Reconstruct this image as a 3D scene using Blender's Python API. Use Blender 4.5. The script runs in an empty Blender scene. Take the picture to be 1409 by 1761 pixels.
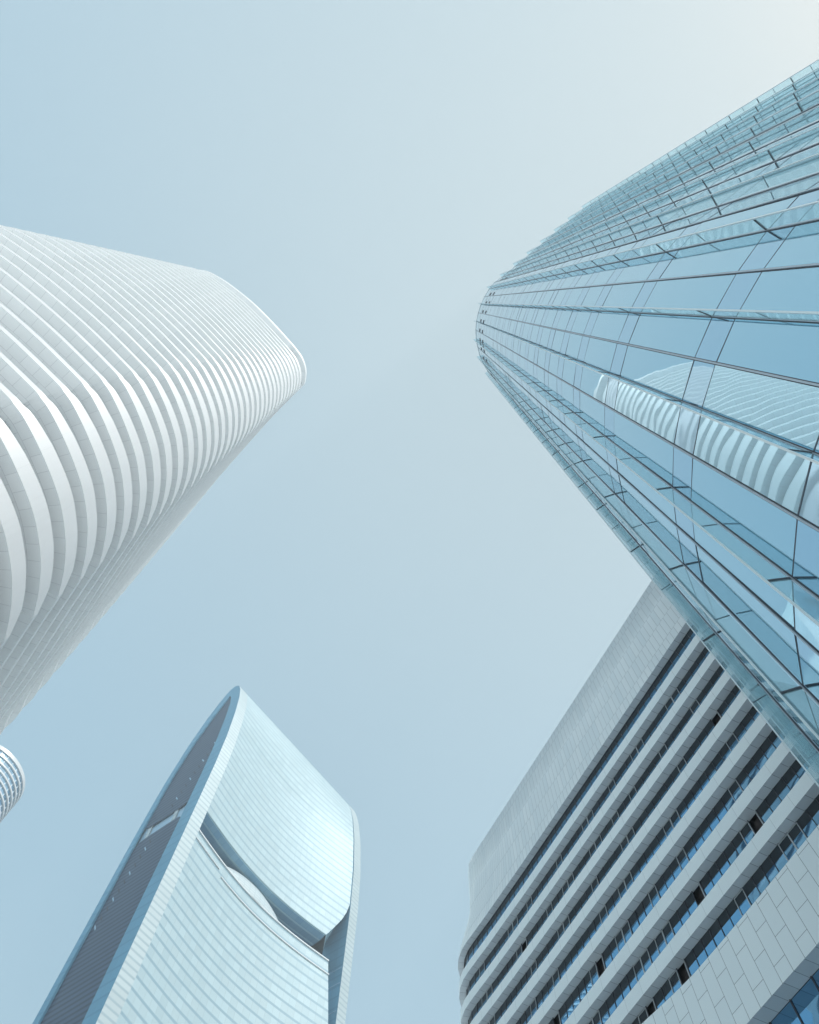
import bpy, math, random
import numpy as np
from mathutils import Vector, Matrix
random.seed(7)
S = bpy.context.scene
COL = S.collection
EYE = 1.6                                   # camera height; building heights below are measured from the eye

# ------------------------------------------------------------------ camera
RX = (0.99645968, 0.08407198, 0.0); RY = (-0.0803243, 0.95204043, 0.29524063); RU = (0.02482146, -0.29419539, 0.95542293)
cam = bpy.data.cameras.new('camera'); camo = bpy.data.objects.new('camera', cam); COL.objects.link(camo)
M = Matrix(((RX[0], -RX[1], -RX[2], 0), (RY[0], -RY[1], -RY[2], 0), (RU[0], -RU[1], -RU[2], EYE), (0, 0, 0, 1)))
camo.matrix_world = M
cam.sensor_fit = 'VERTICAL'; cam.sensor_height = 36; cam.lens = 24.0; cam.clip_end = 20000; cam.clip_start = 0.1
S.camera = camo
# ------------------------------------------------------------------ sky, sun, exposure
SUN_AZ, SUN_EL = -41.0, 48.0                # azimuth measured from +X towards +Y
W = bpy.data.worlds.new('World'); S.world = W; W.use_nodes = True
nt = W.node_tree; bg = nt.nodes['Background']
sky = nt.nodes.new('ShaderNodeTexSky'); sky.sky_type = 'NISHITA'; sky.sun_disc = False
sky.sun_elevation = math.radians(SUN_EL); sky.sun_rotation = math.radians(90 - SUN_AZ)
sky.air_density = 1.0; sky.dust_density = 0.3; sky.ozone_density = 1.0; sky.altitude = 20
# high thin haze veils the blue: the clear sky is weakened and an even pale veil added
hz = nt.nodes.new('ShaderNodeVectorMath'); hz.operation = 'MULTIPLY_ADD'
hz.inputs[1].default_value = (0.45, 0.30, 0.15); hz.inputs[2].default_value = (0.38, 1.54, 2.63)
nt.links.new(sky.outputs[0], hz.inputs[0])
# the veil scatters sunlight forward: brighter over a wide area towards the sun
gc = nt.nodes.new('ShaderNodeTexCoord'); dt = nt.nodes.new('ShaderNodeVectorMath'); dt.operation = 'DOT_PRODUCT'
_a, _e = math.radians(SUN_AZ), math.radians(SUN_EL); dt.inputs[1].default_value = (math.cos(_a)*math.cos(_e), math.sin(_a)*math.cos(_e), math.sin(_e))
mxm = nt.nodes.new('ShaderNodeMath'); mxm.operation = 'MAXIMUM'; mxm.inputs[1].default_value = 0; pw = nt.nodes.new('ShaderNodeMath'); pw.operation = 'POWER'; pw.inputs[1].default_value = 1.3
gl = nt.nodes.new('ShaderNodeVectorMath'); gl.operation = 'MULTIPLY_ADD'; gl.inputs[1].default_value = (0.85, 0.44, 0.0)
nt.links.new(gc.outputs['Generated'], dt.inputs[0]); nt.links.new(dt.outputs['Value'], mxm.inputs[0]); nt.links.new(mxm.outputs[0], pw.inputs[0])
nt.links.new(pw.outputs[0], gl.inputs[0]); nt.links.new(hz.outputs[0], gl.inputs[2])
# and lies unevenly over the city: paler overhead, a little paler towards +Y
sp = nt.nodes.new('ShaderNodeSeparateXYZ'); nt.links.new(gc.outputs['Generated'], sp.inputs[0]); prev = gl
for ax, cf in (('Y', (0.45, 0.38, 0.28)), ('Z', (1.0, 0.70, 0.25))):
    k_ = nt.nodes.new('ShaderNodeVectorMath'); k_.operation = 'MULTIPLY_ADD'; k_.inputs[1].default_value = cf
    nt.links.new(sp.outputs[ax], k_.inputs[0]); nt.links.new(prev.outputs[0], k_.inputs[2]); prev = k_
# horizon haze, added below the view to brighten shaded facades and soffits
h1 = nt.nodes.new('ShaderNodeMath'); h1.operation = 'SUBTRACT'; h1.use_clamp = True; h1.inputs[0].default_value = 1; nt.links.new(sp.outputs['Z'], h1.inputs[1])
h2 = nt.nodes.new('ShaderNodeMath'); h2.operation = 'POWER'; h2.inputs[1].default_value = 4; nt.links.new(h1.outputs[0], h2.inputs[0])
h3 = nt.nodes.new('ShaderNodeVectorMath'); h3.operation = 'MULTIPLY_ADD'; h3.inputs[1].default_value = (3.2, 3.2, 2.6)
nt.links.new(h2.outputs[0], h3.inputs[0]); nt.links.new(prev.outputs[0], h3.inputs[2]); prev = h3
fl_ = nt.nodes.new('ShaderNodeVectorMath'); fl_.operation = 'MAXIMUM'; fl_.inputs[1].default_value = (0.9, 1.6, 2.3)
nt.links.new(prev.outputs[0], fl_.inputs[0]); nt.links.new(fl_.outputs[0], bg.inputs[0]); bg.inputs[1].default_value = 0.13
sun = bpy.data.lights.new('sun', 'SUN'); sun.energy = 3.0; sun.angle = math.radians(0.5); sun.color = (1, 0.975, 0.94)
suno = bpy.data.objects.new('sun', sun); COL.objects.link(suno)
a, e = math.radians(SUN_AZ), math.radians(SUN_EL)
sdir = Vector((math.cos(a)*math.cos(e), math.sin(a)*math.cos(e), math.sin(e)))
suno.rotation_euler = sdir.to_track_quat('Z', 'Y').to_euler(); suno.location = (0, 0, 400)
S.view_settings.view_transform = 'Standard'; S.view_settings.look = 'None'; S.view_settings.exposure = 0.8; S.view_settings.gamma = 1
S.view_settings.use_curve_mapping = False

S.cycles.transparent_max_bounces = 40; S.cycles.max_bounces = 12; S.cycles.glossy_bounces = 6

# ------------------------------------------------------------------ helpers
class MB:
    def __init__(s): s.v = []; s.f = []; s.m = []; s.uv = []
    def quad(s, a, b, c, d, m=0, uv=None):
        n = len(s.v); s.v += [tuple(a), tuple(b), tuple(c), tuple(d)]; s.f.append((n, n+1, n+2, n+3)); s.m.append(m)
        s.uv.append(uv or ((0, 0), (1, 0), (1, 1), (0, 1)))
    def tri(s, a, b, c, m=0):
        n = len(s.v); s.v += [tuple(a), tuple(b), tuple(c)]; s.f.append((n, n+1, n+2)); s.m.append(m); s.uv.append(((0, 0), (1, 0), (1, 1)))
    def hexa(s, p, m=0, top=None):          # p: 4 bottom + 4 top corners, counter-clockwise
        for i, q in enumerate(((3, 2, 1, 0), (4, 5, 6, 7), (0, 1, 5, 4), (1, 2, 6, 5), (2, 3, 7, 6), (3, 0, 4, 7))):
            a, b, c, d = (p[k] for k in q)
            l1 = math.dist(a, b); l2 = math.dist(b, c)
            s.quad(a, b, c, d, m, ((0, 0), (l1, 0), (l1, l2), (0, l2)))
    def beam(s, a, b, side, up, w, h, m=0): # bar from a to b, width w along side, height h along up
        a = Vector(a); b = Vector(b); x = Vector(side).normalized()*w/2; y = Vector(up).normalized()*h/2
        s.hexa([a-x-y, a+x-y, b+x-y, b-x-y, a-x+y, a+x+y, b+x+y, b-x+y], m)
    def build(s, name, mats, parent=None, smooth=False, merge=False):
        me = bpy.data.meshes.new(name); me.from_pydata(s.v, [], s.f)
        for m in (mats if isinstance(mats, (list, tuple)) else [mats]): me.materials.append(m)
        me.polygons.foreach_set('material_index', s.m)
        ul = me.uv_layers.new(name='UVMap'); fl = [c for f in s.uv for p in f for c in p]; ul.data.foreach_set('uv', fl)
        if merge or smooth:
            import bmesh
            bm = bmesh.new(); bm.from_mesh(me); bmesh.ops.remove_doubles(bm, verts=bm.verts, dist=0.001)
            bmesh.ops.recalc_face_normals(bm, faces=bm.faces); bm.to_mesh(me); bm.free()
        if smooth: me.polygons.foreach_set('use_smooth', [True]*len(me.polygons))
        me.update()
        o = bpy.data.objects.new(name, me); COL.objects.link(o)
        if parent: o.parent = parent
        return o
def thing(name, label, cat):
    o = bpy.data.objects.new(name, None); COL.objects.link(o); o['label'] = label; o['category'] = cat; return o

# ------------------------------------------------------------------ materials
def mat(name, col, rough=0.5, metal=0.0, spec=None, ior=None, bump=None, brick=None, noise=None, emit=None):
    """brick=(w, h, mortar, joint colour, second colour, offset); noise=(scale, amount); bump=(scale, strength)"""
    m = bpy.data.materials.new(name); m.use_nodes = True; t = m.node_tree; b = t.nodes['Principled BSDF']
    b.inputs['Base Color'].default_value = (*col, 1); b.inputs['Roughness'].default_value = rough; b.inputs['Metallic'].default_value = metal
    if spec is not None: b.inputs['Specular IOR Level'].default_value = spec
    if ior: b.inputs['IOR'].default_value = ior
    out = None
    if brick:
        uv = t.nodes.new('ShaderNodeUVMap'); br = t.nodes.new('ShaderNodeTexBrick')
        w, h, mo, jc, c2, off = brick
        br.inputs['Scale'].default_value = 1; br.inputs['Brick Width'].default_value = w; br.inputs['Row Height'].default_value = h
        br.inputs['Mortar Size'].default_value = mo; br.inputs['Mortar Smooth'].default_value = 0.0; br.inputs['Bias'].default_value = 0
        br.inputs['Color1'].default_value = (*col, 1); br.inputs['Color2'].default_value = (*c2, 1); br.inputs['Mortar'].default_value = (*jc, 1)
        br.offset = off; t.links.new(uv.outputs[0], br.inputs['Vector']); out = br.outputs['Color']
    if noise:
        tc = t.nodes.new('ShaderNodeTexCoord'); n = t.nodes.new('ShaderNodeTexNoise'); n.inputs['Scale'].default_value = noise[0]; n.inputs['Detail'].default_value = 4
        t.links.new(tc.outputs['Object'], n.inputs['Vector'])
        r = t.nodes.new('ShaderNodeMapRange'); r.inputs['From Min'].default_value = 0.3; r.inputs['From Max'].default_value = 0.7
        r.inputs['To Min'].default_value = 1-noise[1]; r.inputs['To Max'].default_value = 1+noise[1]; t.links.new(n.outputs[0], r.inputs[0])
        mx = t.nodes.new('ShaderNodeMix'); mx.data_type = 'RGBA'; mx.blend_type = 'MULTIPLY'; mx.inputs[0].default_value = 1
        if out: t.links.new(out, mx.inputs[6])
        else: mx.inputs[6].default_value = (*col, 1)
        t.links.new(r.outputs[0], mx.inputs[7]); out = mx.outputs[2]
    if out: t.links.new(out, b.inputs['Base Color'])
    if bump:
        tc = t.nodes.new('ShaderNodeTexCoord'); n = t.nodes.new('ShaderNodeTexNoise'); n.inputs['Scale'].default_value = bump[0]; n.inputs['Detail'].default_value = 1
        t.links.new(tc.outputs['Object'], n.inputs['Vector']); bp = t.nodes.new('ShaderNodeBump'); bp.inputs['Strength'].default_value = bump[1]; bp.inputs['Distance'].default_value = 0.1
        t.links.new(n.outputs[0], bp.inputs['Height']); t.links.new(bp.outputs[0], b.inputs['Normal'])
    return m
def clear_glass(name, col, diff=0.30, dcol=(0.43, 0.66, 0.72)):
    m = bpy.data.materials.new(name); m.use_nodes = True; t = m.node_tree; t.nodes.clear()
    o = t.nodes.new('ShaderNodeOutputMaterial'); tr = t.nodes.new('ShaderNodeBsdfTransparent'); g = t.nodes.new('ShaderNodeBsdfGlossy')
    d = t.nodes.new('ShaderNodeBsdfDiffuse'); fr = t.nodes.new('ShaderNodeFresnel'); fr.inputs[0].default_value = 1.5
    tr.inputs[0].default_value = (*col, 1); g.inputs['Roughness'].default_value = 0.02; g.inputs[0].default_value = (0.8, 0.95, 1, 1); d.inputs[0].default_value = (*dcol, 1)
    m1 = t.nodes.new('ShaderNodeMixShader'); m1.inputs[0].default_value = diff; t.links.new(tr.outputs[0], m1.inputs[1])
    tl = t.nodes.new('ShaderNodeBsdfTranslucent'); tl.inputs[0].default_value = (*dcol, 1); m0 = t.nodes.new('ShaderNodeMixShader'); t.links.new(d.outputs[0], m0.inputs[1]); t.links.new(tl.outputs[0], m0.inputs[2]); t.links.new(m0.outputs[0], m1.inputs[2])
    m2 = t.nodes.new('ShaderNodeMixShader'); gm = t.nodes.new('ShaderNodeNewGeometry'); iv = t.nodes.new('ShaderNodeMath'); iv.operation = 'SUBTRACT'; iv.inputs[0].default_value = 1; t.links.new(gm.outputs['Backfacing'], iv.inputs[1]); fm = t.nodes.new('ShaderNodeMath'); fm.operation = 'MULTIPLY'; t.links.new(fr.outputs[0], fm.inputs[0]); t.links.new(iv.outputs[0], fm.inputs[1]); t.links.new(fm.outputs[0], m2.inputs[0]); t.links.new(m1.outputs[0], m2.inputs[1]); t.links.new(g.outputs[0], m2.inputs[2])
    t.links.new(m2.outputs[0], o.inputs[0]); return m

m_ground = mat('pale_granite', (0.76, 0.79, 0.80), 0.7, noise=(0.05, 0.15))
# glass tower
m_vis = mat('vision_glass', (0.48, 0.70, 0.81), 0.015, 1.0, bump=(0.5, 0.04))
m_span = mat('spandrel_glass', (0.47, 0.67, 0.80), 0.03, 1.0, bump=(0.6, 0.08))
m_fin = clear_glass('fin_glass', (0.94, 0.97, 0.98))
m_finedge = mat('fin_edge', (0.62, 0.68, 0.70), 0.35, 0.3)
m_mull = mat('mullion_metal', (0.42, 0.47, 0.52), 0.35, 0.6)
m_dark = mat('dark_gasket', (0.035, 0.035, 0.045), 0.5)
m_trans = mat('transom_gasket', (0.05, 0.07, 0.095), 0.5)
m_vent = mat('vent_black', (0.02, 0.02, 0.03), 0.6)
# white tower
m_fascia = mat('white_cladding', (0.50, 0.515, 0.525), 0.45, brick=(3.0, 30.0, 0.012, (0.45, 0.46, 0.47), (0.515, 0.53, 0.54), 0))
m_soff = mat('white_soffit_panel', (0.85, 0.865, 0.865), 0.4, brick=(1.7, 1.25, 0.02, (0.60, 0.61, 0.62), (0.81, 0.83, 0.83), 0.5))
m_wglass = mat('dark_window_glass', (0.10, 0.14, 0.19), 0.05, 0.7)
# office
m_alu = mat('office_cladding', (0.86, 0.915, 0.93), 0.38, brick=(2.56, 30, 0.014, (0.52, 0.55, 0.57), (0.83, 0.89, 0.91), 0))
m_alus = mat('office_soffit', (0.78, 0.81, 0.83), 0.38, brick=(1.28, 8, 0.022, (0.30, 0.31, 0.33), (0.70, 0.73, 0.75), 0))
m_par = mat('office_parapet_cladding', (0.86, 0.90, 0.915), 0.28, brick=(0.85, 3.2, 0.03, (0.50, 0.53, 0.55), (0.78, 0.835, 0.86), 0.5))
m_pod = mat('office_podium_cladding', (0.86, 0.915, 0.93), 0.4, brick=(2.9, 1.36, 0.02, (0.24, 0.26, 0.28), (0.83, 0.89, 0.91), 0.5))
m_owin = mat('office_window_glass', (0.22, 0.44, 0.64), 0.02, 1.0, bump=(0.5, 0.04))
m_soffit_refl = mat('painted_soffit_reflection', (0.065, 0.075, 0.085), 0.06, 0.6)  # dark reflection of the soffit, painted on the top of each pane
m_frame = mat('window_frame_dark', (0.06, 0.06, 0.075), 0.4)
m_sash = mat('window_sash_silver', (0.55, 0.58, 0.60), 0.35, 0.4)
m_room = mat('dark_room', (0.05, 0.04, 0.04), 0.8, noise=(3, 0.6))
# sculpted tower
def facade_mat(name, c1, c2, stripe, fl, w, sw):
    m = mat(name, c1, 0.40, 0.22, spec=0.35, brick=(w, fl, 0.05, tuple(x*0.78 for x in c1), c2, 0))
    t = m.node_tree; b = t.nodes['Principled BSDF']; src = b.inputs['Base Color'].links[0].from_socket
    uv = t.nodes.new('ShaderNodeUVMap'); sp = t.nodes.new('ShaderNodeSeparateXYZ'); t.links.new(uv.outputs[0], sp.inputs[0])
    d = t.nodes.new('ShaderNodeMath'); d.operation = 'DIVIDE'; d.inputs[1].default_value = fl; t.links.new(sp.outputs[1], d.inputs[0])
    fr = t.nodes.new('ShaderNodeMath'); fr.operation = 'FRACT'; t.links.new(d.outputs[0], fr.inputs[0])
    lt = t.nodes.new('ShaderNodeMath'); lt.operation = 'LESS_THAN'; lt.inputs[1].default_value = sw; t.links.new(fr.outputs[0], lt.inputs[0])
    # larger patches of differently drawn blinds
    wn = t.nodes.new('ShaderNodeTexWhiteNoise'); wn.noise_dimensions = '2D'
    sn = t.nodes.new('ShaderNodeVectorMath'); sn.operation = 'SNAP'; sn.inputs[1].default_value = (w, fl, 1); t.links.new(uv.outputs[0], sn.inputs[0]); t.links.new(sn.outputs[0], wn.inputs[0])
    rg = t.nodes.new('ShaderNodeMapRange'); rg.inputs['To Min'].default_value = 0.96; rg.inputs['To Max'].default_value = 1.05; t.links.new(wn.outputs[0], rg.inputs[0])
    mu = t.nodes.new('ShaderNodeMix'); mu.data_type = 'RGBA'; mu.blend_type = 'MULTIPLY'; mu.inputs[0].default_value = 1
    t.links.new(src, mu.inputs[6]); t.links.new(rg.outputs[0], mu.inputs[7])
    mx = t.nodes.new('ShaderNodeMix'); mx.data_type = 'RGBA'; mx.inputs[7].default_value = (*stripe, 1)
    t.links.new(lt.outputs[0], mx.inputs[0]); t.links.new(mu.outputs[2], mx.inputs[6]); t.links.new(mx.outputs[2], b.inputs['Base Color'])
    return m
m_fac = facade_mat('sculpted_facade_glass', (0.355, 0.455, 0.49), (0.335, 0.44, 0.48), (0.225, 0.33, 0.39), 3.5, 3.0, 0.24)
m_rib = facade_mat('ribbed_edge_panel', (0.36, 0.43, 0.45), (0.35, 0.42, 0.445), (0.25, 0.33, 0.37), 2.1, 40.0, 0.30)
m_frameblue = facade_mat('end_frame_glass', (0.13, 0.33, 0.47), (0.125, 0.32, 0.46), (0.10, 0.27, 0.41), 4.3, 4.0, 0.16)
m_frameblue.node_tree.nodes['Principled BSDF'].inputs['Metallic'].default_value = 0.15
m_louv = facade_mat('slate_louvres', (0.055, 0.092, 0.155), (0.052, 0.088, 0.15), (0.015, 0.028, 0.06), 2.1, 14.0, 0.42)
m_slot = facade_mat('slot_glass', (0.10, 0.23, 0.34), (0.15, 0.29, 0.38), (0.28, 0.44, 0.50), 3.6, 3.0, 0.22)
m_rail = mat('pale_parapet', (0.46, 0.50, 0.52), 0.4)
m_bub = mat('bulge_glass', (0.45, 0.51, 0.53), 0.25, 0.1, brick=(3.0, 1.2, 0.12, (0.33, 0.41, 0.45), (0.42, 0.49, 0.52), 0))
m_skyblue = mat('sky_blue_panel', (0.30, 0.46, 0.60), 0.3)  # sky colour for the panel in the open slot end; also louvres, seams
# round tower
m_rw = mat('round_tower_white', (0.50, 0.53, 0.55), 0.35)
m_rg = mat('round_tower_glass', (0.42, 0.60, 0.74), 0.08, 0.8)

# ------------------------------------------------------------------ ground
g = MB(); g.quad((-6000, -6000, 0), (6000, -6000, 0), (6000, 6000, 0), (-6000, 6000, 0)); go = g.build('ground', m_ground); go['kind'] = 'structure'

# ================================================================== 1. blue glass tower
K = 1.2
def glass_tower():
    root = thing('glass_tower', 'tall blue mirror glass tower with projecting glass fins and rounded corner, at the right', 'skyscraper')
    P = [(9.08, -3.33), (8.46, -2.42), (7.92, -1.36), (7.52, -0.24), (7.27, 0.88), (7.16, 2.04), (7.18, 3.25), (7.38, 4.46), (7.71, 5.57), (8.17, 6.75), (8.80, 7.85), (9.56, 8.85)]
    pre = []
    f0 = np.array((8.46, -2.42)); st = np.array((10.0, -4.05))
    fins = [st] + [st + np.array((1.66, -1.585))*k for k in range(1, 7)]          # last one where the wall ends
    seq = [np.array(p) for p in P]
    head = []
    for k in range(len(fins)-1, -1, -1):
        head.append(fins[k])
        if k > 0: head.append((fins[k]+fins[k-1])/2)
    seq = head + seq
    nfirst = 0
    d = np.array((math.cos(math.radians(41)), math.sin(math.radians(41))))*1.16
    for k in range(1, 19): seq.append(np.array(P[-1])+d*k)
    fin_idx = set()
    i1 = len(head)+1
    for i in range(len(seq)):
        if (i - i1) % 2 == 0 and i <= i1+14: fin_idx.add(i)
    seq = [s*K for s in seq]
    lv = [0.4, 5.6, 12.25, 18.9, 26.65, 32.6, 36.9] + [41.0+4.2*k for k in range(0, 14)] + [99.8]
    lv = [z*K+EYE for z in lv]; lv[0] = 0.0
    top = 100.2*K+EYE; sp = 1.42*K
    n = len(seq)
    V = lambda p, z, off=0, nn=None: Vector((p[0]+(nn[0]*off if nn is not None else 0), p[1]+(nn[1]*off if nn is not None else 0), z))
    def outn(i, j):
        t = seq[j]-seq[i]; t = t/np.linalg.norm(t); return np.array((-t[1], t[0]))   # outward = towards the eye side
    # panes: one object per pane for the hundred that show largest, the rest together
    panes = []
    for i in range(n-1):
        a, b = seq[i], seq[i+1]; nn = outn(i, i+1)
        if np.dot(nn, -(a+b)/2) < 0.0: nn = nn
        L = np.linalg.norm(b-a)
        for k in range(len(lv)-1):
            z0, z1 = lv[k], lv[k+1]
            for (q0, q1, kind) in ((z0, z1-sp, 0), (z1-sp, z1, 1)):
                if q1-q0 < 0.2: continue
                mid = (a+b)/2; zc = (q0+q1)/2-EYE; dist = math.sqrt(mid@mid+zc*zc)
                ca = abs(np.dot(nn, mid))/dist; vis = np.dot(nn, -mid) > 0 and i < i1+15 and zc > 14*K
                panes.append([L*(q1-q0)*ca/dist**2 if vis else 0, i, q0, q1, kind, a, b, nn])
    panes.sort(key=lambda r: -r[0])
    rest = MB()
    for r, (s_, i, q0, q1, kind, a, b, nn) in enumerate(panes):
        gp = 0.03; t = (b-a)/np.linalg.norm(b-a)
        A, B = a+t*gp, b-t*gp
        tx, ty = random.gauss(0, 0.0035), random.gauss(0, 0.0022)
        L = np.linalg.norm(B-A); H = q1-q0
        off = lambda u, w: -0.0+tx*(u-0.5)*L+ty*(w-0.5)*min(H, 6)
        pt = lambda p, z, u, w: V(p, z, off(u, w), nn)
        z0, z1 = q0+gp, q1-gp
        c = [pt(B, z0, 1, 0), pt(A, z0, 0, 0), pt(A, z1, 0, 1), pt(B, z1, 1, 1)]
        if r < 100:
            m = MB(); m.quad(*c); m.build('glass_pane', m_span if kind else m_vis, root)
        else: rest.quad(*c, 1 if kind else 0)
    o = rest.build('glass_panes_upper_storeys', [m_vis, m_span], root); o['kind'] = 'stuff'; o.name = 'glass_pane_field'
    # dark backing, roof and hidden rear of the tower
    core = MB()
    rear = [np.array((9.56, 8.85))*K+d*K*18, np.array((44.0, 12.0)), np.array((40.0, -16.0)), seq[0]]
    for i in range(n-1):
        nn = outn(i, i+1); a, b = seq[i]-nn*0.06, seq[i+1]-nn*0.06
        core.quad(V(b, 0), V(a, 0), V(a, top), V(b, top))
    for i in range(3):
        a, b = rear[i], rear[i+1]; a2, b2 = a, b
        core.quad(V(b2, 0), V(a2, 0), V(a2, top), V(b2, top))
    cen = np.array((28.0, 0.0))
    ring = seq+rear[1:3]
    for i in range(len(ring)):
        a, b = ring[i], ring[(i+1) % len(ring)]; core.tri(V(a, top-0.02), V(b, top-0.02), V(cen, top-0.02))
    core.build('tower_core', m_dark, root)
    # coping
    cp = MB()
    for i in range(n-1):
        nn = outn(i, i+1); a, b = seq[i], seq[i+1]
        cp.hexa([V(b, top-0.5, -0.1, nn), V(b, top-0.5, 0.06, nn), V(a, top-0.5, 0.06, nn), V(a, top-0.5, -0.1, nn), V(b, top+0.1, -0.1, nn), V(b, top+0.1, 0.06, nn), V(a, top+0.1, 0.06, nn), V(a, top+0.1, -0.1, nn)])
    cp.build('roof_coping', m_finedge, root)
    # transoms
    for k, z in enumerate(lv[2:-1]):
        for zz, h in ((z, 0.055), (z-sp, 0.055)):
            tm = MB()
            for i in range(n-1):
                nn = outn(i, i+1); a, b = seq[i], seq[i+1]
                w0, w1 = -0.03, 0.004
                tm.hexa([V(b, zz-h/2, w0, nn), V(b, zz-h/2, w1, nn), V(a, zz-h/2, w1, nn), V(a, zz-h/2, w0, nn), V(b, zz+h/2, w0, nn), V(b, zz+h/2, w1, nn), V(a, zz+h/2, w1, nn), V(a, zz+h/2, w0, nn)])
            tm.build('transom', m_trans, root)
    # mullions and fins
    bis = []
    for i in range(n):
        ns = []
        if i > 0: ns.append(outn(i-1, i))
        if i < n-1: ns.append(outn(i, i+1))
        v = sum(ns); bis.append(v/np.linalg.norm(v))
    for i in range(0, n):
        if i > i1+16: break
        nn = bis[i]; t = np.array((nn[1], -nn[0])); p = seq[i]; fin = i in fin_idx
        def bar(mb, w, o0, o1, z0, z1, m):
            c = []
            for z in (z0, z1):
                for (sx, oo) in ((-1, o0), (1, o0), (1, o1), (-1, o1)):
                    c.append(Vector((p[0]+t[0]*sx*w/2+nn[0]*oo, p[1]+t[1]*sx*w/2+nn[1]*oo, z)))
            mb.hexa(c, m)
        mb = MB(); bar(mb, 0.10, -0.04, 0.014, 0, top, 1); bar(mb, 0.05, 0.014, 0.045, 0, top, 0)
        mb.build('mullion', [m_mull, m_dark], root)
        if fin:
            dep = 0.49*K
            f = MB(); bar(f, 0.025, 0.08, dep-0.03, 3.5, top+0.5, 0)
            for k in range(2, len(lv)-2):
                z2 = (lv[k]+lv[k+1])/2; bar(f, 0.034, 0.09, dep-0.04, z2-0.012, z2+0.012, 1)
            fo = f.build('glass_fin', [m_fin, m_trans], root)
            ed = MB(); bar(ed, 0.05, dep-0.03, dep+0.012, 3.5, top+0.5, 0); ed.build('fin_edge_strip', m_finedge, fo)
            for k, z in enumerate(lv[2:-1]):
                br = MB(); bar(br, 0.055, 0.05, dep-0.05, z-0.035, z+0.035, 0); br.build('fin_bracket', m_dark, fo)
    # small black vents below the roof
    for i in range(i1-3, i1+11):
        nn = outn(i, i+1); a, b = seq[i], seq[i+1]; t = (b-a)
        for z in (92.6, 88.0):
            q0, q1 = a+t*0.62, a+t*0.93; v = MB(); zz = z*K+EYE
            v.hexa([V(q1, zz-0.55, -0.05, nn), V(q1, zz-0.55, 0.04, nn), V(q0, zz-0.55, 0.04, nn), V(q0, zz-0.55, -0.05, nn), V(q1, zz+0.75, -0.05, nn), V(q1, zz+0.75, 0.04, nn), V(q0, zz+0.75, 0.04, nn), V(q0, zz+0.75, -0.05, nn)])
            v.build('air_vent', m_vent, root)
glass_tower()

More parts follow.
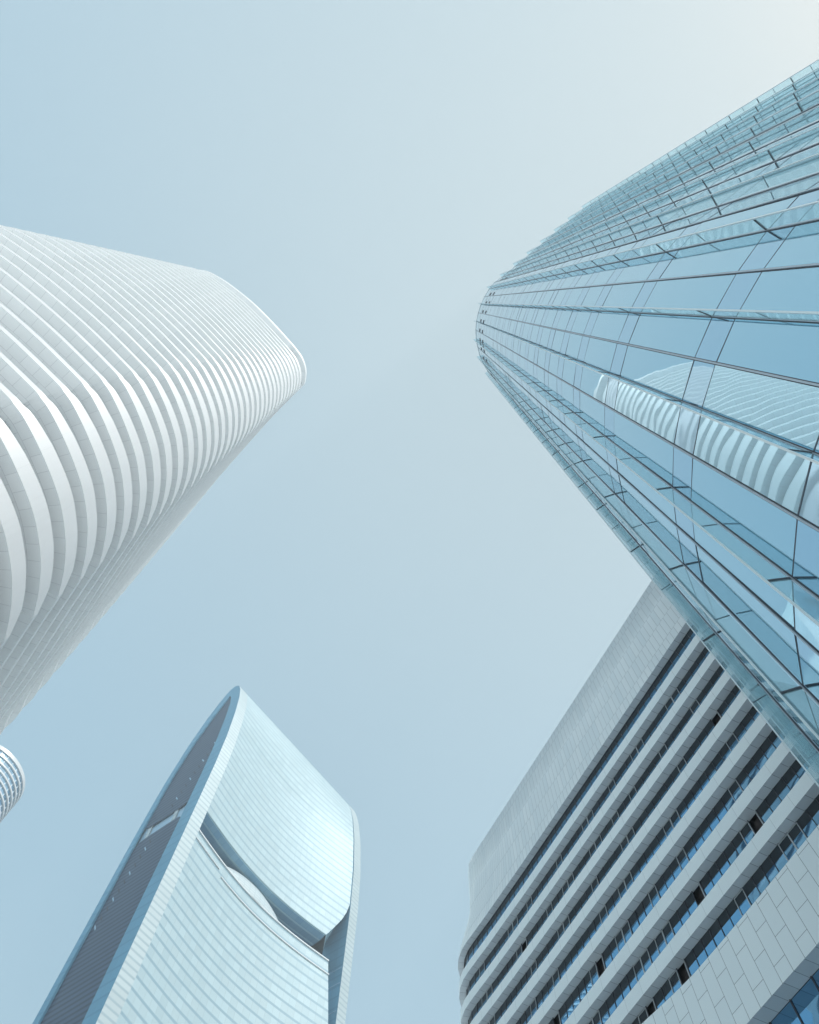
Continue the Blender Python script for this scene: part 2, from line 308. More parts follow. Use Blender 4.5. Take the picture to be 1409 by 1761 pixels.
# ================================================================== 2. white banded tower
def white_tower():
    root = thing('banded_tower', 'white rounded tower ringed by pale cladding bands and grey soffits, at the left', 'skyscraper')
    LO = [(-84, 8), (-76, 0), (-73, -3.5), (-69, -5.8), (-65, -6.4), (-61, -5.6), (-56, -3), (-50, .8), (-43.2, 6), (-37.9, 10.9), (-36.9, 12.1), (-36.1, 13.3), (-34.9, 16), (-33.9, 18.9), (-33.3, 21.5), (-33.1, 24.6), (-33.3, 27), (-33.7, 29), (-34.3, 31.1), (-38.1, 37), (-42.5, 44), (-47.5, 51.5), (-52, 58), (-54, 62), (-57, 65), (-62, 67.5), (-68, 69), (-85, 60), (-92, 34)]
    TP = [(-82, 10), (-75, 3), (-71.5, -.5), (-67.5, -2.8), (-63, -3.4), (-59, -2.0), (-55, .2), (-49, 4.3), (-43, 9.5), (-38.3, 14), (-37.3, 15.0), (-36.4, 16.0), (-34.9, 17.8), (-33.9, 19.8), (-33.35, 22), (-33.4, 24), (-33.7, 25.6), (-34.2, 26.4), (-35, 27.3), (-39, 31.7), (-43.3, 36.6), (-48.5, 43), (-54.6, 50), (-56.5, 53), (-59, 55), (-63, 56), (-68, 56.5), (-82, 50), (-88, 32)]
    HF = [.8, .8, .8, .8, .8, .8, .8, .8, .82, .95, 1.15, 1.6, 2.1, 2.3, 2.35, 2.3, 2.2, 2.0, .85, .8, .8, .8, .8, .8, .8, .8, .8, .8, .8]
    DP = [2.0]*9 + [2.0, 1.9, 1.85, 1.85, 2.1, 2.5, 2.8, 2.8, 2.6, 2.1] + [2.0, 1.8, 1.5, 1.2, 1.1, 1.1, 1.2, 1.5, 2.0, 2.0]
    DR = [.12]*9 + [.1, .05, 0, 0, 0, 0, 0, 0, 0, .1] + [.18]*10       # 1: sloping underside, 0: flat soffit with windows behind
    sub = 4; N0 = len(LO)
    corner = {18}
    def crom(A):
        A = np.array(A, float); n = len(A); out = []
        for i in range(n):
            p0, p1, p2, p3 = A[i-1], A[i], A[(i+1) % n], A[(i+2) % n]
            if i in corner: p0 = p1-(p2-p1)
            if (i+1) % n in corner: p3 = p2+(p2-p1)
            for k in range(sub):
                t = k/sub
                out.append(0.5*((2*p1)+(-p0+p2)*t+(2*p0-5*p1+4*p2-p3)*t*t+(-p0+3*p1-3*p2+p3)*t**3))
        return np.array(out)
    lo, tp = crom(LO), crom(TP)
    hf = np.interp(np.arange(N0*sub)/sub, np.arange(N0), HF); dp = np.interp(np.arange(N0*sub)/sub, np.arange(N0), DP); dr = np.interp(np.arange(N0*sub)/sub, np.arange(N0), DR)
    n = len(lo)
    def outline(z):
        s = min(1, max(0, (z-80)/120)); s = s**1.15
        return lo*(1-s)+tp*s
    def inset(A, w):
        t = np.roll(A, -1, 0)-np.roll(A, 1, 0); t /= np.linalg.norm(t, axis=1)[:, None]
        nrm = np.stack((-t[:, 1], t[:, 0]), 1)             # inward: the outline runs counter-clockwise
        return A+nrm*(w[:, None] if hasattr(w, '__len__') else w)
    A0 = lo; area = sum(A0[i][0]*A0[(i+1) % n][1]-A0[(i+1) % n][0]*A0[i][1] for i in range(n))
    sgn = 1 if area > 0 else -1
    zs = [66.3+4.5*k for k in range(-14, 9)] + [102.3+4.2*k for k in range(1, 22)] + [199.6]
    zs = [z for z in zs if z > 4]
    for k, z in enumerate(zs):
        last = k == len(zs)-1
        A = outline(z); I = inset(A, sgn*dp*(1.0 if not last else 1.6))
        h = hf*(1+0.06*math.sin(k*2.3)); 
        if last: h = np.full(n, 2.0)
        zt = z+EYE
        Bt = outline(z+2)
        seg = np.linalg.norm(np.roll(A, -1, 0)-A, axis=1); u = np.concatenate(([0], np.cumsum(seg)))
        fb = MB(); so = MB(); gap = (z-zs[k-1] if k else 4.5)-hf-0.02
        for i in range(n):
            j = (i+1) % n
            a, b = A[i], A[j]; u0, u1 = u[i]+k*0.7, u[i+1]+k*0.7
            fb.quad((a[0], a[1], zt), (b[0], b[1], zt), (Bt[j][0], Bt[j][1], zt+h[j]), (Bt[i][0], Bt[i][1], zt+h[i]), 0, ((u0, 0), (u1, 0), (u1, h[j]), (u0, h[i])))
            ia, ib = I[i], I[j]
            fb.quad((Bt[i][0], Bt[i][1], zt+h[i]), (Bt[j][0], Bt[j][1], zt+h[j]), (ib[0], ib[1], zt+h[j]), (ia[0], ia[1], zt+h[i]), 0)
            ga, gb = dr[i]*gap[i], dr[j]*gap[j]; la, lb = math.hypot(dp[i], ga), math.hypot(dp[j], gb)
            so.quad((b[0], b[1], zt), (a[0], a[1], zt), (ia[0], ia[1], zt-ga), (ib[0], ib[1], zt-gb), 0, ((u1, 0), (u0, 0), (u0, la), (u1, lb)))
        fo = fb.build('floor_band', m_fascia, root)
        so.build('soffit', m_soff, fo)
        if not last:
            zn = zs[k+1]+EYE; wb = MB()
            J = inset(A, sgn*(dp-0.05+0.5*dr))
            for i in range(n):
                j = (i+1) % n
                wb.quad((J[i][0], J[i][1], zt+h[i]-0.1), (J[j][0], J[j][1], zt+h[j]-0.1), (J[j][0], J[j][1], zn+0.01), (J[i][0], J[i][1], zn+0.01), 0)
                if i % 2 == 0 and 36 <= i <= 60:
                    p = J[i]; q = p+(J[j]-p)/np.linalg.norm(J[j]-p)*0.12
                    d = (A[i]-J[i]); d = d/np.linalg.norm(d)*0.15
                    wb.hexa([(p[0], p[1], zt+h[i]), (q[0], q[1], zt+h[i]), (q[0]+d[0], q[1]+d[1], zt+h[i]), (p[0]+d[0], p[1]+d[1], zt+h[i]), (p[0], p[1], zn), (q[0], q[1], zn), (q[0]+d[0], q[1]+d[1], zn), (p[0]+d[0], p[1]+d[1], zn)], 1)
            wb.build('window_band', [m_wglass, m_rail], root)
    A = outline(201); zt = 199.6+2.0+EYE-0.05; c = A.mean(0); rf = MB()
    for i in range(n):
        j = (i+1) % n; rf.tri((A[i][0], A[i][1], zt), (A[j][0], A[j][1], zt), (c[0], c[1], zt))
    rf.build('roof', m_fascia, root)
    bs = MB(); A = inset(lo, sgn*2.0)
    for i in range(n):
        j = (i+1) % n; bs.quad((A[i][0], A[i][1], 0), (A[j][0], A[j][1], 0), (A[j][0], A[j][1], zs[0]+EYE+0.2), (A[i][0], A[i][1], zs[0]+EYE+0.2))
    bs.build('base_wall', m_wglass, root)
white_tower()

# ================================================================== 3. sculpted tower far away
def sculpted_tower():
    root = thing('sculpted_tower', 'distant pale blue tower with curved top, slate louvred end wall and deep slot', 'skyscraper')
    an = math.radians(48.5); U = np.array((math.cos(an), math.sin(an))); Nn = np.array((-U[1], U[0])); L0 = np.array((-70.7, 187.1))
    def P(u, t, z): q = L0+U*u+Nn*t; return (q[0], q[1], z+EYE)
    tf = lambda z: float(np.interp(z, [0, 235, 255, 275, 290, 299, 304.5, 307.5, 308.5], [0, 0, 0.9, 3.2, 6.0, 8.6, 11, 13.6, 16]))
    tb = lambda z: float(np.interp(z, [0, 225, 250, 272, 290, 300, 305.5, 308, 308.5], [36, 36, 34.6, 31.6, 27, 23, 20, 17.6, 16]))
    sag = lambda u: 5.8*math.sin(math.pi*max(0, min(1, u/92.0)))
    fd = lambda z: float(np.interp(z, [270, 303], [1, 0]))
    W0, W1 = 5.5, 89.8; WT = 94.8
    ztop = 308.5
    zz = lambda a, b, s: [a+(b-a)*i/max(1, round((b-a)/s)) for i in range(max(1, round((b-a)/s))+1)]
    Z = zz(0, 235, 20)+zz(235, 290, 4)[1:]+zz(290, 304.5, 1.6)[1:]+zz(304.5, ztop, 0.5)[1:]
    arc = [0.0]                                       # length along the profile, for the floor lines
    # ---- end walls
    def wall(u0, u1, name):
        m = MB()
        outer = u0 == 0
        for i in range(len(Z)-1):
            z0, z1 = Z[i], Z[i+1]
            f0, f1, b0, b1 = tf(z0), tf(z1), tb(z0), tb(z1)
            m.quad(P(u0, f0, z0), P(u1, f0, z0), P(u1, f1, z1), P(u0, f1, z1), 0, ((0, z0), (u1-u0, z0), (u1-u0, z1), (0, z1)))       # front strip
            m.quad(P(u1, b0, z0), P(u0, b0, z0), P(u0, b1, z1), P(u1, b1, z1), 0)                                                     # back strip
            ui = u1 if outer else u0
            m.quad(P(ui, f0, z0), P(ui, b0, z0), P(ui, b1, z1), P(ui, f1, z1), 1, ((f0, z0), (b0, z0), (b1, z1), (f1, z1)))            # inner face
            if not outer: m.quad(P(u1, f0, z0), P(u1, b0, z0), P(u1, b1, z1), P(u1, f1, z1), 1, ((f0, z0), (b0, z0), (b1, z1), (f1, z1)))
        return m.build(name, [m_rib, m_frameblue], root)
    wl = wall(0, W0, 'end_wall'); wall(W1, WT, 'end_wall')
    # left end face: glass frame ring round recessed louvres
    df = lambda z: float(np.interp(z, [0, 235, 255, 275, 290, 297, 299.5], [7.3, 7.3, 8.0, 9.8, 12, 14, 15.6]))
    db = lambda z: float(np.interp(z, [0, 225, 250, 270, 287, 296, 299.5], [32, 32, 30.6, 27.2, 21.8, 17.8, 15.6]))
    fr = MB()
    for i in range(len(Z)-1):
        z0, z1 = Z[i], Z[i+1]
        for (p, q) in ((tf, df), (db, tb)):
            a0, a1, b0, b1 = p(z0), p(z1), q(z0), q(z1)
            if z0 >= 299.5: a0 = tf(z0) if p is tf else 15.6; b0 = 15.6 if p is tf else tb(z0); a1 = tf(z1) if p is tf else 15.6; b1 = 15.6 if p is tf else tb(z1)
            fr.quad(P(0, b0, z0), P(0, a0, z0), P(0, a1, z1), P(0, b1, z1), 0, ((b0, z0), (a0, z0), (a1, z1), (b1, z1)))
    fr.build('end_frame', m_frameblue, wl)
    def louvre(za, zb, rtop, rbot):
        m = MB(); ys = zz(za, zb, 2.5); rr = 4.0
        if rbot: ys = sorted(set(ys+[za+.5, za+1, za+1.8, za+3]))
        if rtop: ys = sorted(set(ys+[zb-.5, zb-1, zb-1.8, zb-3]))
        ins = lambda z: (rr-math.sqrt(max(0, rr*rr-(rr-min(rr, z-za))**2)) if rbot else 0)+(rr-math.sqrt(max(0, rr*rr-(rr-min(rr, zb-z))**2)) if rtop else 0)
        for i in range(len(ys)-1):
            z0, z1 = ys[i], ys[i+1]
            m.quad(P(0.5, db(z0)-ins(z0), z0), P(0.5, df(z0)+ins(z0), z0), P(0.5, df(z1)+ins(z1), z1), P(0.5, db(z1)-ins(z1), z1), 0, ((db(z0), z0), (df(z0), z0), (df(z1), z1), (db(z1), z1)))
        return m.build('louvre_panel', m_louv, wl)
    louvre(0, 212, True, False); louvre(218, 299.4, False, True)
    br = MB(); br.quad(P(1.2, 33, 208), P(1.2, 7, 208), P(1.2, 7, 223), P(1.2, 33, 223)); bo = br.build('slot_opening_sky_panel', m_skyblue, wl)  # pale blue panel standing in for sky seen through the open slot
    for t0 in (13, 27):
        c = MB(); c.beam(P(0.9, t0, 209.5), P(0.9, t0+1.5, 221.5), (Nn[0], Nn[1], 0), (U[0], U[1], 0), 2.0, 0.5); c.build('opening_column', m_bub, wl)
    # zigzag of open louvre slots
    for (za, zb, ta, tb_) in ((223, 258, 20, 8.5), (209, 172, 22, 30)):
        nst = 11
        for k in range(nst):
            f = (k+0.5)/nst; z = za+(zb-za)*f; t = ta+(tb_-ta)*f
            c = MB(); c.beam(P(0.46, t-0.9, z-1.2), P(0.46, t+0.9, z+1.2), (U[0], U[1], 0), (0, 0, 1), 0.1, 0.8); c.build('open_louvre', m_skyblue if k % 3 == 1 else m_dark, wl)
    jb = MB(); 
    for i in range(len(Z)-1):
        z0, z1 = Z[i], min(Z[i+1], 299)
        if z1 > z0: jb.quad(P(0.5, db(z0), z0), P(-0.12, db(z0)+0.3, z0), P(-0.12, db(z1)+0.3, z1), P(0.5, db(z1), z1))
    jb.build('louvre_jamb', m_frameblue, wl)
    # ---- facade bodies between the end walls
    def body(z0, z1, uc, name):
        m = MB(); zs_ = [z for z in Z if z0 < z < z1]; zs_ = [z0]+zs_+[z1]; nu = 26; al = 0
        # refine
        ref = []
        for i in range(len(zs_)-1): ref += zz(zs_[i], zs_[i+1], 5)[:-1]
        zs_ = ref+[z1]
        for i in range(len(zs_)-1):
            a, b = zs_[i], zs_[i+1]; seg = math.hypot(b-a, tf(b)-tf(a)); 
            for j in range(nu):
                ua = lambda z, q: W0+(uc(z)-W0)*q/nu
                g = [(ua(a, j), a), (ua(a, j+1), a), (ua(b, j+1), b), (ua(b, j), b)]
                m.quad(*[P(u, tf(z)+sag(u)*fd(z)+0.02, z) for u, z in g], 0, tuple((u, (z if z < 290 else 290+(z-290)*1.3)) for u, z in g))
            c0, c1 = uc(a), uc(b)
            m.quad(P(c0, tf(a)+sag(c0)*fd(a)+0.02, a), P(W1-0.02, tf(a)+13, a), P(W1-0.02, tf(b)+13, b), P(c1, tf(b)+sag(c1)*fd(b)+0.02, b), 1)
        return m.build(name, [m_fac, m_slot], root)
    ucl = lambda z: float(np.interp(z, [0, 140, 176, 204.2], [W1-0.1, W1-0.3, 88, 83]))
    ucu = lambda z: float(np.interp(z, [214, 217, 225, 233, 400], [80, 82, 86.5, W1-0.1, W1-0.1]))
    LIP, UP = 204.2, 214.0
    body(0, LIP, ucl, 'lower_facade'); bu = body(UP, 307.6, ucu, 'upper_facade')
    # roof ridge and rear wall
    rf = MB()
    for i in range(len(Z)-1):
        z0, z1 = Z[i], Z[i+1]
        rf.quad(P(W1, tb(z0), z0), P(W0, tb(z0), z0), P(W0, tb(z1), z1), P(W1, tb(z1), z1), 0, ((W1, z0), (W0, z0), (W0, z1), (W1, z1)))
    rf.quad(P(0, tf(307.6), 307.62), P(WT, tf(307.6), 307.62), P(WT, 17.6, 308.4), P(0, 17.6, 308.4))
    rf.build('rear_wall', m_fac, root)
    # ---- slot: deck on the lower body, inclined soffit glazing, back wall
    sl = MB(); nu = 24; end = 80.0
    for j in range(nu):
        a, b = 5.6+(W1-5.8)*j/nu, 5.6+(W1-5.8)*(j+1)/nu
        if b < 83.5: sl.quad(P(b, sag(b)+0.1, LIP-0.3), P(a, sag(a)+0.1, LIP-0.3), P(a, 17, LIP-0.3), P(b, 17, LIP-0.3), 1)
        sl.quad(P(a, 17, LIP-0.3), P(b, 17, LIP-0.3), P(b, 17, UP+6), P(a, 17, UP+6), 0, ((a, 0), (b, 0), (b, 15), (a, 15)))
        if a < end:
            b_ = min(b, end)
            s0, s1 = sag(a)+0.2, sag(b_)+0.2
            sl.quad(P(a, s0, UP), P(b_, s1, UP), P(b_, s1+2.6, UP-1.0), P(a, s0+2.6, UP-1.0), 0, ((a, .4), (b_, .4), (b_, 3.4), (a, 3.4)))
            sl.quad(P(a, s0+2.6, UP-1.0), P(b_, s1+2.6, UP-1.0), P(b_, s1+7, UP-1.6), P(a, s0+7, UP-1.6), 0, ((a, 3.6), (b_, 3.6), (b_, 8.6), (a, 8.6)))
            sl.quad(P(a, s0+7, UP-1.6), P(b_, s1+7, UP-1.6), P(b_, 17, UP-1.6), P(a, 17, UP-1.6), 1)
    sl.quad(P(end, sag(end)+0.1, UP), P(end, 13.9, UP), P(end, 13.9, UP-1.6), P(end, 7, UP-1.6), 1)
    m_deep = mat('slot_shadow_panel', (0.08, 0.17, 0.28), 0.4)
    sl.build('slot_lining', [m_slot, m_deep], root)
    for zc, hh, u0, u1 in ((LIP, .5, 5.6, 83), (LIP-3.4, .3, 5.6, 22), (LIP-5.2, .4, 24, 84)):
        r = MB(); n_ = 16
        for j in range(n_):
            a, b = u0+(u1-u0)*j/n_, u0+(u1-u0)*(j+1)/n_
            r.beam(P(a, sag(a)-0.15, zc), P(b, sag(b)-0.15, zc), (Nn[0], Nn[1], 0), (0, 0, 1), 0.45, hh)
        r.build('parapet_rail', m_rail, root)
    # dark side of the slot at its left end
    lf = MB(); lf.quad(P(5.6, 0.2, LIP), P(5.6, 14, LIP), P(5.6, 14, UP+1), P(5.6, 0.2, UP+1)); lf.build('slot_jamb', m_slot, root)
    # ---- glazed bulge standing on the lip
    bb = MB(); nu, nv = 28, 10; cu, ct = 41.5, 11.0; ru, rt, rz = 24.0, 5.75, 8.0
    pt = lambda i, j: (cu-ru*math.cos(math.pi*i/nu)*math.cos(j*math.pi/2/nv)**0.6, ct-rt*math.sin(math.pi*i/nu)*math.cos(j*math.pi/2/nv)**0.6, LIP+rz*math.sin(j*math.pi/2/nv)*(math.sin(math.pi*i/nu)**0.5 if 0 < i < nu else 0))
    for i in range(nu):
        for j in range(nv):
            g = [pt(i, j), pt(i+1, j), pt(i+1, j+1), pt(i, j+1)]
            bb.quad(*[P(*q) for q in g], 0, tuple((q[0], q[2]) for q in g))
    bb.build('glazed_bulge', m_bub, root, smooth=True)
    # seams on the blue inner face of the right-hand end wall
    for z in (199, 188, 205.5):
        s = MB(); s.beam(P(W1-0.1, 0.5, z), P(W1-0.1, 11, z), (0, 0, 1), (U[0], U[1], 0), 0.2, 0.3); s.build('wall_seam', m_skyblue, root)
sculpted_tower()

# ================================================================== 4. white banded office block
def office():
    root = thing('office_block', 'pale office block with long white cladding bands and dark strip windows, lower right', 'office building')
    A = math.radians(21.5); Nv = np.array((math.cos(A), math.sin(A))); Vv = np.array((-Nv[1], Nv[0]))
    Pp = lambda s, p, z: tuple(Nv*p+Vv*s)+(z+EYE,)
    def path(shift=0.0, tail=True):                         # outer edge of a floor band: (s, perp)
        pts = [(-14, 44.2), (60, 44.2), (70, 44.1), (75.3, 43.95), (77.0, 44.0), (78.7, 44.35), (80.3, 45.05), (81.8, 46.2), (83.2, 48.0), (84.3, 50.3), (85.0, 53.5), (85.2, 58), (85.2, 84), (-14, 84)]
        return [np.array(p) for p in pts]
    def resample(pts, st=1.28):
        out = []
        for i in range(len(pts)-1):
            a, b = pts[i], pts[i+1]; L = np.linalg.norm(b-a); n = max(1, round(L/st))
            for k in range(n): out.append(a+(b-a)*k/n)
        out.append(pts[-1]); return out
    def off(pts, w):
        o = []
        for i in range(len(pts)):
            t = pts[min(i+1, len(pts)-1)]-pts[max(i-1, 0)]; t = t/np.linalg.norm(t); o.append(pts[i]+np.array((-t[1], t[0]))*w)
        return o
    base = path()
    r = resample(base[:-2]); R = r; Rin = off(r, 0.93)
    back = [base[-2], base[-1]]
    us = [0]
    for i in range(len(R)-1): us.append(us[-1]+np.linalg.norm(R[i+1]-R[i]))
    E = [46.55, 50.5, 54.65, 58.6, 62.45, 66.35, 70.5, 75.0]; HB = 1.36
    def ring(z0, z1, outer0, outer1, inner, m1, m2, name, topcap=True):
        f = MB(); s = MB()
        for i in range(len(R)-1):
            a, b, c, d = outer0[i], outer0[i+1], outer1[i+1], outer1[i]
            f.quad(Pp(*b, z0), Pp(*a, z0), Pp(*d, z1), Pp(*c, z1), 0, ((us[i+1], 0), (us[i], 0), (us[i], z1-z0), (us[i+1], z1-z0)))
            ia, ib = inner[i], inner[i+1]
            if topcap: f.quad(Pp(*d, z1), Pp(*ia, z1), Pp(*ib, z1), Pp(*c, z1), 0)
            w = np.linalg.norm(ia-a)
            s.quad(Pp(*a, z0), Pp(*b, z0), Pp(*ib, z0), Pp(*ia, z0), 0, ((us[i], 0), (us[i+1], 0), (us[i+1], w), (us[i], w)))
        fo = f.build(name, m1, root); s.build('soffit', m2, fo)
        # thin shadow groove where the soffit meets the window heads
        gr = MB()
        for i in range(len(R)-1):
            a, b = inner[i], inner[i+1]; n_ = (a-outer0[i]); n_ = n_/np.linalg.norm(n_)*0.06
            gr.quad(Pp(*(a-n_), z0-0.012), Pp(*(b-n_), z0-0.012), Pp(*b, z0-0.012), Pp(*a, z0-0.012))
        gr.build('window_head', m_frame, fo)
    Rin2 = off(r, 1.15)
    for z in E[:-1]: ring(z, z+HB, R, R, Rin2, m_alu, m_alus, 'cladding_band')
    # window strips
    wins = []
    for k, z in enumerate([37.95+5.2]+E[:-1]):
        z1 = E[k]; z0 = z+HB-0.35 if k else 43.0
        for i in range(len(R)-1):
            a, b = Rin[i], Rin[i+1]; m = (a+b)/2
            s_ = m[0]; perp = m[1]; dist = math.sqrt((perp**2+s_**2)+((z0+z1)/2)**2)
            seen = 19 < s_ < 82
            wins.append((1/dist**2 if seen else 0, k, i, a, b, z0, z1))
    wins.sort(key=lambda w: -w[0])
    rng = random.Random(3)
    # opened windows (floor counted from the podium, s along the front)
    openset = {}
    for k in range(8):
        s = rng.uniform(22, 27)
        while s < 76:
            openset[(k, int((s+14)/1.28))] = rng.choice('ooor'); 
            if rng.random() < .55: openset[(k, int((s+14)/1.28)+1)] = 'o'
            s += rng.uniform(4, 10)
    rest = MB()
    for idx, (w, k, i, a, b, z0, z1) in enumerate(wins):
        own = idx < 100; t = (b-a)/np.linalg.norm(b-a); nn = np.array((t[1], -t[0])); 
        if nn @ np.array((0, -1)) < -0.2: nn = -nn
        nn3 = Nv*nn[1]+Vv*nn[0]; t3 = Nv*t[1]+Vv*t[0]
        fr, pn = (MB(), MB()) if own else (rest, rest); mf, mp = (0, 0) if own else (0, 1)
        hw = 0.03
        fr.beam(Pp(*a, z0), Pp(*a, z1), (t3[0], t3[1], 0), (nn3[0], nn3[1], 0), 0.055, 0.12, mf)
        st = openset.get((k, i)) if k < 7 else None
        A_, B_ = a+t*0.03, b-t*0.03
        if st == 'r':                                           # window slid away: dark room behind
            pa, pb = A_+(-nn)*0.6, B_+(-nn)*0.6
            q = [Pp(*pb, z0), Pp(*pa, z0), Pp(*pa, z1), Pp(*pb, z1)]
            pn.quad(*q, (1 if own else 2))
            fr.beam(Pp(*(A_+t*0.1), z0), Pp(*(A_+t*0.1), z1), (t3[0], t3[1], 0), (nn3[0], nn3[1], 0), 0.09, 0.1, (1 if own else 3))
        else:
            tl = rng.gauss(0, 0.008); tv = rng.gauss(0, 0.007)
            if st == 'o': tv = 0.035; 
            o = lambda p, u, v: Pp(*(p+nn*(0.0+tl*(u-.5)*1.2+tv*(1-v)*(z1-z0))), z0+(z1-z0)*v)
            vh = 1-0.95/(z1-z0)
            pn.quad(o(B_, 1, 0), o(A_, 0, 0), o(A_, 0, vh), o(B_, 1, vh), mp); pn.quad(o(B_, 1, vh), o(A_, 0, vh), o(A_, 0, 1), o(B_, 1, 1), 2 if own else 4)  # upper strip carries the painted soffit reflection
            if st == 'o':
                si = (1 if own else 3)
                for p0, p1 in ((o(A_+nn*0.05, 0, 0), o(A_+nn*0.05, 0, .97)), (o(B_+nn*0.05, 1, 0), o(B_+nn*0.05, 1, .97))):
                    fr.beam(p0, p1, (t3[0], t3[1], 0), (nn3[0], nn3[1], 0), 0.07, 0.06, si)
                fr.beam(o(A_+nn*0.05, 0, .96), o(B_+nn*0.05, 1, .96), (0, 0, 1), (nn3[0], nn3[1], 0), 0.06, 0.06, si)
        if own:
            fo = fr.build('window', [m_frame, m_sash], root); pn.build('pane', [m_owin, m_room, m_soffit_refl], fo)
    o = rest.build('window_field', [m_frame, m_owin, m_room, m_sash, m_soffit_refl], root); o['kind'] = 'stuff'
    # parapet: flares out to the top floor band
    def cornered(sc, rad, p0=44.2):
        out = []
        for q in R:
            s, p = q
            out.append(np.array((s, p)))
        return out
    def upper(shift):                                          # same point count, corner drawn in by `shift`
        o = []
        for (s, p) in R:
            if p < 44.5 and s <= 60: o.append(np.array((s, 44.2)))
            else:
                f = min(1, max(0, (s-60)/18)); f = f*f*(3-2*f)
                d = (s-60)
                o.append(np.array((s-shift*f*0.95, max(44.2, p+0.0)+0.0*f)))
        return o
    levels = [(75.0, 0.0), (76.2, .8), (77.4, 2.2), (78.6, 3.6), (79.8, 4.4), (82, 4.9), (88.0, 5.0)]
    f = MB(); 
    for (za, sa), (zb, sb) in zip(levels[:-1], levels[1:]):
        o0 = upper(sa) if za > 75 else R; o1 = upper(sb)
        for i in range(len(R)-1):
            f.quad(Pp(*o0[i+1], za), Pp(*o0[i], za), Pp(*o1[i], zb), Pp(*o1[i+1], zb), 0, ((us[i+1], za), (us[i], za), (us[i], zb), (us[i+1], zb)))
    tp = upper(5.0); tin = off(tp, 0.5)
    for i in range(len(R)-1): f.quad(Pp(*tp[i+1], 88), Pp(*tp[i], 88), Pp(*tin[i], 88), Pp(*tin[i+1], 88), 0)
    fo = f.build('roof_parapet', m_par, root, smooth=True)
    s = MB()
    for i in range(len(R)-1):
        s.quad(Pp(*R[i], 75), Pp(*R[i+1], 75), Pp(*Rin2[i+1], 75), Pp(*Rin2[i], 75), 0, ((us[i], 0), (us[i+1], 0), (us[i+1], 1), (us[i], 1)))
    s.build('soffit', m_alus, fo)
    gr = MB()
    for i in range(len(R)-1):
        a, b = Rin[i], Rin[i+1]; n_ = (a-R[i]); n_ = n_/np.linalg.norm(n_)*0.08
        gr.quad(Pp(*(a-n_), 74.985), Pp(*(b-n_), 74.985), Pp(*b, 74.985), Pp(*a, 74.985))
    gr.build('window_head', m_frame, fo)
    # podium band with staggered panels; its top edge rises towards the far end
    ztop = lambda s: float(np.interp(s, [-20, 34, 38.5, 41.4, 46, 52, 60, 90], [43.9, 43.85, 43.95, 44.2, 44.75, 45.4, 45.6, 45.6]))
    pd = MB(); Rp = [q+np.array((0, -0.02)) for q in R]
    for i in range(len(R)-1):
        a, b = Rp[i], Rp[i+1]; za, zb = ztop(a[0]), ztop(b[0])
        pd.quad(Pp(*b, 37.85), Pp(*a, 37.85), Pp(*a, za), Pp(*b, zb), 0, ((37.85, us[i+1]), (37.85, us[i]), (za, us[i]), (zb, us[i+1])))
        pd.quad(Pp(*a, za), Pp(*Rin2[i], za), Pp(*Rin2[i+1], zb), Pp(*b, zb), 0)
    po = pd.build('podium_band', m_pod, root)
    s = MB()
    Rq = off(r, 1.4)
    for i in range(len(R)-1):
        s.quad(Pp(*Rp[i], 37.85), Pp(*Rp[i+1], 37.85), Pp(*Rq[i+1], 37.85), Pp(*Rq[i], 37.85), 0, ((us[i], 0), (us[i+1], 0), (us[i+1], 1.4), (us[i], 1.4)))
    s.build('soffit', m_alus, po)
    # glazing below the podium band
    for i in range(0, len(R)-2, 2):
        a, b = Rq[i], Rq[i+2]; t = (b-a)/np.linalg.norm(b-a); t3 = Nv*t[1]+Vv*t[0]; n3 = (-t3[1], t3[0], 0)
        if a[0] < 5 or a[0] > 72: continue
        m = MB(); m.beam(Pp(*a, 24), Pp(*a, 37.84), (t3[0], t3[1], 0), n3, 0.09, 0.2, 0); m.beam(Pp(*a, 30.5), Pp(*b, 30.5), (0, 0, 1), n3, 0.1, 0.14, 0)
        w = m.build('window', m_frame, root); q = MB(); q.quad(Pp(*(b-t*.05), 24), Pp(*(a+t*.05), 24), Pp(*(a+t*.05), 37.8), Pp(*(b-t*.05), 37.8)); q.build('pane', m_owin, w)
    # body behind the windows and the roof deck
    c = MB(); Rc = off(r, 1.9)+back
    for i in range(len(Rc)):
        a, b = Rc[i], Rc[(i+1) % len(Rc)]; c.quad(Pp(*b, -EYE), Pp(*a, -EYE), Pp(*a, 76), Pp(*b, 76))
        c.tri(Pp(*a, 76), Pp(*b, 76), Pp(35, 65, 76))
    c.build('building_core', m_room, root)
office()

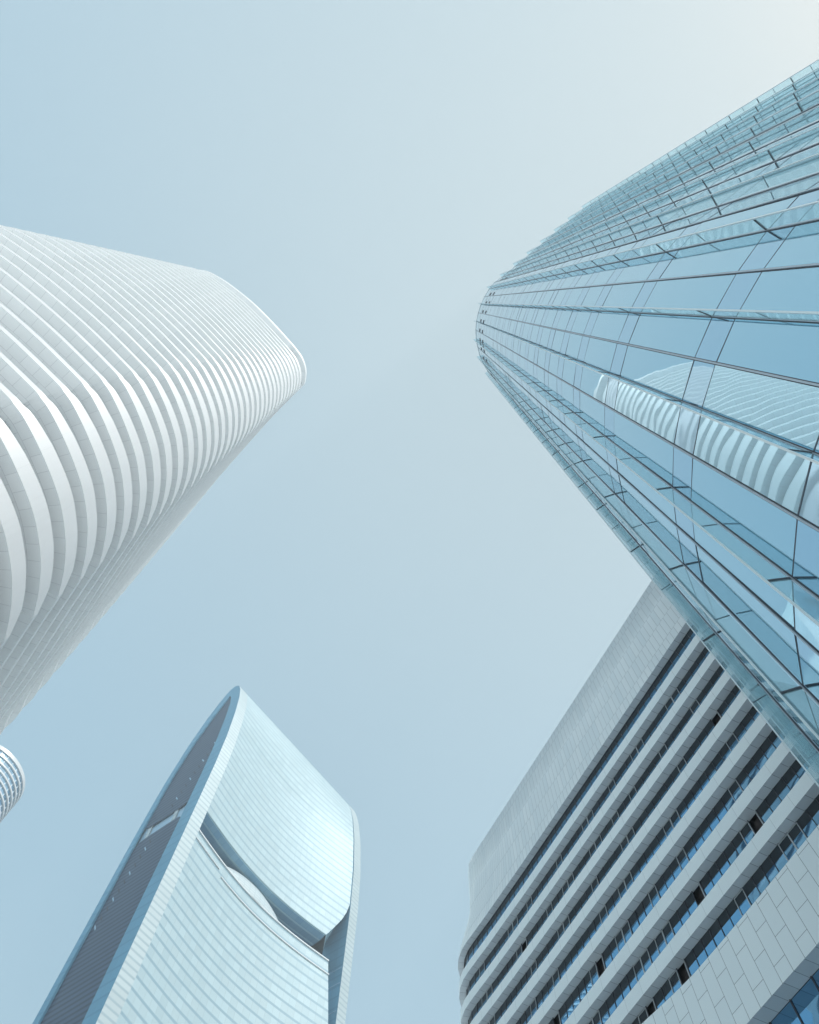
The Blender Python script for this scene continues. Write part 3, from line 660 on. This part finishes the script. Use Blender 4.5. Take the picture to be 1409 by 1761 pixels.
# ================================================================== 5. round tower at the edge
def round_tower():
    root = thing('round_tower', 'slim round tower with thin white floor rings at the left edge', 'skyscraper')
    cx, cy, r, H, n = -129.4, 155.4, 14.3, 180, 72
    c = lambda i, rr, z: (cx+rr*math.cos(2*math.pi*i/n), cy+rr*math.sin(2*math.pi*i/n), z+EYE)
    g = MB()
    for i in range(n): g.quad(c(i, r-0.38, -EYE), c(i+1, r-0.38, -EYE), c(i+1, r-0.38, H), c(i, r-0.38, H))
    g.build('glass_wall', m_rg, root)
    for k in range(66):
        z = H-2.1*k-(1.0 if k else 0); h = 0.55 if k else 1.3; m = MB()
        if k == 0: z = H-1.2
        for i in range(n):
            m.quad(c(i, r, z), c(i+1, r, z), c(i+1, r, z+h), c(i, r, z+h)); m.quad(c(i, r-.4, z), c(i+1, r-.4, z), c(i+1, r, z), c(i, r, z)); m.quad(c(i, r, z+h), c(i+1, r, z+h), c(i+1, r-.4, z+h), c(i, r-.4, z+h))
        m.build('floor_ring', m_rw, root)
    for i in range(0, n, 2):
        m = MB(); a = 2*math.pi*i/n
        m.beam(c(i, r-.3, -EYE), c(i, r-.3, H-1), (-math.sin(a), math.cos(a), 0), (math.cos(a), math.sin(a), 0), .12, .15); m.build('mullion', m_rw, root)
    t = MB()
    for i in range(n): t.tri(c(i, r-.5, H+.2), c(i+1, r-.5, H+.2), (cx, cy, H+EYE+.2))
    t.build('roof', m_rw, root)
round_tower()

# ================================================================== thin city haze
hb = MB(); x0, x1, y0, y1, z0, z1 = -320, 140, -120, 480, -1.0, 316
c = [(x0, y0, z0), (x1, y0, z0), (x1, y1, z0), (x0, y1, z0), (x0, y0, z1), (x1, y0, z1), (x1, y1, z1), (x0, y1, z1)]
hb.hexa(c)
hm = bpy.data.materials.new('haze_air'); hm.use_nodes = True; t = hm.node_tree; t.nodes.clear()
ou = t.nodes.new('ShaderNodeOutputMaterial'); pv = t.nodes.new('ShaderNodeVolumePrincipled'); pv.inputs['Color'].default_value = (0.86, 0.95, 1.0, 1)
pv.inputs['Density'].default_value = 0.00075; pv.inputs['Anisotropy'].default_value = 0.2; t.links.new(pv.outputs[0], ou.inputs['Volume'])
ho = hb.build('haze', hm, merge=True); ho['kind'] = 'stuff'
